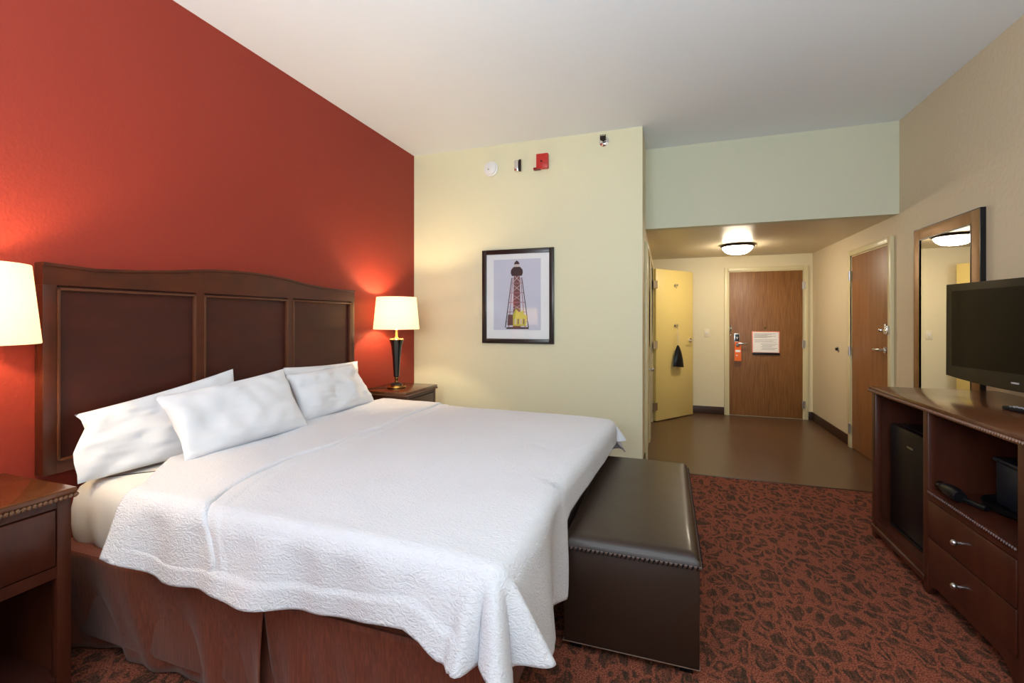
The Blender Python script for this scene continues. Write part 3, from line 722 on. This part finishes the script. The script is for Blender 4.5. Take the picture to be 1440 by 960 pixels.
pp([(cx_-.085,.16),(cx_-.03,.16),(cx_-.03,.25),(cx_-.08,.25)],'stone',.0008); 
pp([(cx_-.035,.155),(cx_+.085,.155),(cx_+.09,.24),(cx_+.06,.26),(cx_+.06,.285),(cx_+.02,.27),(cx_-.01,.30),(cx_-.035,.25)],'yellow',.0009)
for k in range(4): pp([(cx_-.02+k*.026,.17),(cx_-.008+k*.026,.17),(cx_-.008+k*.026,.215),(cx_-.02+k*.026,.215)],'stone' if k%2 else 'pale',.0011)
pp([(cx_-.045,.575),(cx_+.045,.575),(cx_+.055,.60),(cx_+.052,.625),(cx_+.03,.65),(cx_-.03,.65),(cx_-.052,.625),(cx_-.055,.60)],'iron',.0009)
pp([(cx_-.022,.65),(cx_+.022,.65),(cx_+.022,.675),(cx_-.022,.675)],'pale',.0009); pp([(cx_-.026,.672),(cx_+.026,.672),(cx_+.018,.69),(cx_,.705),(cx_-.018,.69)],'iron',.001)
pg = bx((-pw/2+fr-.002,-.018,fr-.002),(pw/2-fr+.002,-.0165,ph-fr+.002)).build('glazing', M['glass'], pc)

# ------------------------------------------------------------------ wall devices
sd = thing('smoke_detector', 'round white smoke detector high on the cream wall', 'smoke detector', (-1.578, YM, 2.755))
Rx = Matrix.Rotation(PI/2,4,'X')
MB().lathe([(.068,0),(.07,.006),(.07,.018),(.062,.022)], n=36, M=Rx).build('mounting_plate', M['white'], sd)
MB().lathe([(.058,.022),(.056,.038),(.045,.046),(.0001,.048)], n=36, M=Rx).build('cover', M['white'], sd)
MB().tube([(-.012,-.046,-.012),(-.012,-.051,-.012)], .007, 12).build('test_button', M['print'], sd)
ho = thing('strobe_alarm', 'slim clear and dark alarm strobe beside the smoke detector', 'alarm', (-1.309, YM, 2.755))
bx((-.04,-.01,-.055),(.04,0,.06),.003).build('back_plate', M['ivory'], ho)
bx((-.03,-.035,-.05),(.01,-.01,.05),.006).build('lens', M['chrome'], ho); bx((.012,-.03,-.055),(.034,-.01,.055),.004).build('housing', M['bronze'], ho)
ra = thing('fire_alarm', 'red square fire alarm sounder high on the cream wall', 'alarm', (-1.07, YM, 2.765))
bx((-.055,-.045,-.065),(.055,0,.07),.006).build('housing', M['redplastic'], ra); bx((-.085,-.04,-.07),(-.02,0,-.05),.004).build('horn', mat('dark_red_plastic', srgb(120,24,20), .4), ra)
MB().tube([(-.005,-.045,.0),(-.005,-.049,.0)],.008,12).build('indicator', M['black'], ra)
sp = thing('sprinkler_head', 'chrome sidewall sprinkler head near the ceiling on the cream wall', 'sprinkler', (-.519, YM, 2.885))
MB().lathe([(.043,0),(.042,.006),(.026,.014),(.02,.016)], n=32, M=Rx).build('escutcheon', M['chrome'], sp)
b=MB(); b.tube([(0,-.014,0),(0,-.04,0)],.011,12)
for s in (-1,1): b.tube([(0,-.035,0),(s*.022,-.045,0),(s*.022,-.06,0),(0,-.078,0)],.004,8)
b.lathe([(.022,0),(.02,.004),(.0001,.005)], (0,-.078,0), 16, Rx)
b.box((-.025,-.082,-.01),(.025,-.078,.022),.001,1); 
for k in range(-2,3): b.box((k*.011-.003,-.08,.01),(k*.011+.003,-.077,.034))
b.build('spray_frame', M['bronze'], sp)

# ------------------------------------------------------------------ wall mirror
mr = thing('wall_mirror', 'tall mirror with bronze frame on the right wall beyond the dresser', 'mirror', (XR, 3.92, .35))
my0,my1,mz=-.387,.387,1.655; fw=.085; mx=-.030
M['mframe'] = mat('bronze_mirror_frame', srgb(170,130,86), .5, .5, var=((1,1,1), srgb(152,114,72), 6, 3))
fm=MB().box((mx,my0,0),(0,my0+fw,mz),.004).box((mx,my1-fw,0),(0,my1,mz),.004).box((mx,my0+fw,0),(0,my1-fw,fw),.003).box((mx,my0+fw,mz-fw),(0,my1-fw,mz),.003)
fm.build('frame', M['mframe'], mr)
e=.006
MB().box((mx+.002,my0-e,-e),(0,my0+.001,mz+e)).box((mx+.002,my1-.001,-e),(0,my1+e,mz+e)).box((mx+.002,my0,mz-.001),(0,my1,mz+e)).box((mx+.002,my0,-e),(0,my1,.001)).build('frame_edge', M['black'], mr)
i=.006
MB().box((mx-.002,my0+fw-i,fw-i),(-.01,my0+fw,mz-fw+i)).box((mx-.002,my1-fw,fw-i),(-.01,my1-fw+i,mz-fw+i)).box((mx-.002,my0+fw,mz-fw),(-.01,my1-fw,mz-fw+i)).box((mx-.002,my0+fw,fw-i),(-.01,my1-fw,fw)).build('inner_trim', M['black'], mr)
bx((-.026,my0+fw,fw),(-.012,my1-fw,mz-fw)).build('mirror_glass', M['mirror'], mr)

# ------------------------------------------------------------------ dresser
DX0, DX1 = 1.2, 1.805; Y0, Y1 = 2.08, 3.375; DZ=.917
dr = thing('dresser', 'cherry media dresser with open bays and drawers along the right wall', 'dresser', (DX0, (Y0+Y1)/2, 0))
DO = Vector((DX0,(Y0+Y1)/2,0))
def dm(m): bmesh.ops.translate(m.b, verts=m.b.verts, vec=-DO); return m
dm(MB().box((DX0-.012,Y0-.012,DZ-.022),(DX1,Y1+.012,DZ),.004)).build('top', M['cherrytop'], dr)
m=MB(); rope(m,(DX0-.014,Y0-.012,DZ-.024),(DX0-.014,Y1+.014,DZ-.024),.0085,.0155); rope(m,(DX0-.014,Y1+.014,DZ-.024),(DX1,Y1+.014,DZ-.024),.0085,.0155)
dm(m).build('rope_moulding', M['rope'], dr)
for a,b_ in ((Y0,Y0+.02),(Y1-.02,Y1)): dm(MB().box((DX0+.03,a,.03),(DX1,b_,DZ-.022))).build('side_panel', M['cherryv'], dr)
ym = 2.742     # middle stile
for a,b_ in ((Y0,Y0+.064),(ym-.004,ym+.042),(Y1-.05,Y1)):
    dm(MB().box((DX0,a,.0),(DX0+.03,b_,DZ-.03),.002)).build('front_stile', M['cherryv'], dr)
dm(MB().box((DX0+.03,ym+.005,.06),(DX1-.01,ym+.03,DZ-.03))).build('divider_panel', M['cherryv'], dr)
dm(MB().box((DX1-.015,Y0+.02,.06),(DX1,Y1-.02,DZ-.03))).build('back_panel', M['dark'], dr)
dm(MB().box((DX0+.002,Y0+.05,DZ-.04),(DX0+.025,Y1-.04,DZ-.022))).build('top_rail', M['cherryv'], dr)
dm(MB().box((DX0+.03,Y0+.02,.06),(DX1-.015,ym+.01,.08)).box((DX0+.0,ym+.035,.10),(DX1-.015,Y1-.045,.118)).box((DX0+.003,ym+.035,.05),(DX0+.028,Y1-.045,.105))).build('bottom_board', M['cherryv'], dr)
# moulded ledge under the fridge bay
dm(MB().box((DX0-.008,ym+.03,.045),(DX0+.02,Y1-.0,.075),.005)).build('base_moulding', M['cherryv'], dr)
dm(MB().box((DX0+.0,Y0+.062,.485),(DX1-.015,ym-.003,.508))).build('shelf', M['cherryv'], dr)
m=MB(); rope(m,(DX0-.002,Y0+.064,.496),(DX0-.002,ym-.004,.496),.008,.014); dm(m).build('shelf_moulding', M['cherryv'], dr)
dm(MB().box((DX0+.002,Y0+.064,.462),(DX0+.028,ym-.004,.486))).build('shelf_rail', M['cherryv'], dr)
for z0,z1,zk in ((.282,.458,.366),(.100,.277,.178)):
    d_=dm(MB().box((DX0-.003,Y0+.068,z0),(DX0+.025,ym-.008,z1),.004)).build('drawer', M['cherryv'], dr)
    dm(MB().tube([(DX0-.003,2.475,zk),(DX0-.018,2.475,zk)],.006,10).ball((DX0-.026,2.475,zk),.013)).build('knob', M['steel'], d_)
pts=[(Y0+.064,.10),(Y0+.064,.0),(Y0+.085,.0),(Y0+.10,.02),(Y0+.125,.045),(Y0+.17,.06),(ym-.07,.06),(ym-.04,.05),(ym-.02,.03),(ym-.004,.0),(ym-.004,.10)]
dm(MB().prism(pts,'x',DX0+.002,DX0+.026)).build('apron', M['cherryv'], dr)

# fridge
fg = thing('mini_fridge', 'black mini fridge inside the left bay of the dresser', 'mini fridge', (1.42, 3.045, .118))
bx((-.12,-.235,0),(.30,.235,.60),.008).build('cabinet', M['black'], fg)
fd = bx((-.165,-.235,.02),(-.122,.235,.60),.010).build('door', M['black'], fg)
bx((-.167,-.03,.505),(-.165,.03,.515)).build('badge', M['steel'], fd)
bx((-.166,-.235,.0),(-.12,.235,.016),.002).build('kick_plate', M['black'], fg)
# shelf contents
ty_ = thing('serving_tray', 'round black tray on the shelf of the dresser', 'tray', (1.455, 2.51, .5085))
MB().lathe([(.0001,0),(.13,0),(.15,.012),(.156,.03),(.152,.03),(.143,.014),(.13,.006),(.0001,.006)], n=48).build('tray_dish', M['black'], ty_)
ib = thing('ice_bucket', 'square navy-black ice bucket standing on the tray', 'ice bucket', (1.46, 2.53, .516))
bx((-.078,-.078,0),(.078,.078,.185),.012).build('bucket', M['navy'], ib); bx((-.086,-.086,.185),(.086,.086,.205),.008).build('lid', M['navy'], ib)
rm = thing('hair_dryer', 'black hair dryer lying on the shelf left of the ice bucket', 'hair dryer', (1.238, 2.62, .5085), .0)
MB().tube([(-.0,.075,.03),(0,.03,.032),(0,-.03,.032),(0,-.06,.03)], [.018,.028,.03,.024], 16).build('barrel', M['black'], rm)
MB().tube([(0,-.02,.02),(.03,-.07,.016),(.05,-.14,.016)], [.014,.014,.012], 10).build('handle', M['black'], rm)
MB().tube([(0,.07,.03),(0,.1,.03)], [.016,.02], 14).build('nozzle', M['gloss'], rm)
def remote(label, loc, rz):
    t=thing('remote_control', label, 'remote control', loc, rz)
    bx((-.024,-.09,0),(.024,.09,.018),.006).build('case', M['black'], t)
    b=MB()
    for r_ in range(7):
        for c_ in range(3): b.tube([(-.013+c_*.013,-.06+r_*.02,.018),(-.013+c_*.013,-.06+r_*.02,.0205)],.0042,8)
    b.build('buttons', M['print'], t)
remote('black television remote lying on top of the dresser', (1.50, 2.62, DZ), .25)

# ------------------------------------------------------------------ television
tvA = math.atan2(1.626-1.556, -(2.86-3.348))     # turned slightly to the bed
tv = thing('television', 'black flat-screen television mounted on the wall above the dresser', 'television', (1.612, 2.865, DZ), tvA)
W2=.445
def tvp(poly,a,b): return MB().prism(poly,'x',a,b)
zb_,zt_=.065,.612
def face(x,inset=0,crv=0): 
    p=[]; n=16
    for k in range(n+1):
        u=-1+2*k/n; p.append((u*(W2-inset), zb_+inset-.0+crv*(u*u)))
    p.append((W2-inset*.98-.004, zt_-inset)); p.append((-(W2-inset)+.004, zt_-inset)); return p
tvp(face(0,0,.028),-.018,.03).build('bezel', M['gloss'], tv)
bx((.03,-W2+.05,.14),(.085,W2-.05,.56),.012).build('back_cover', M['black'], tv)
bx((-.0195,-W2+.045,.15),(-.017,W2-.045,zt_-.04)).build('screen', M['screen'], tv)
bx((-.021,-.02,.10),(-.0182,.02,.108)).build('badge', M['print'], tv)
ab=MB().box((.085,-.11,.26),(.1,.11,.46),.004); ab.tube([(.10,0,.36),(.20,.03,.36)],.02,12)
ab.build('wall_bracket', M['steel'], tv)
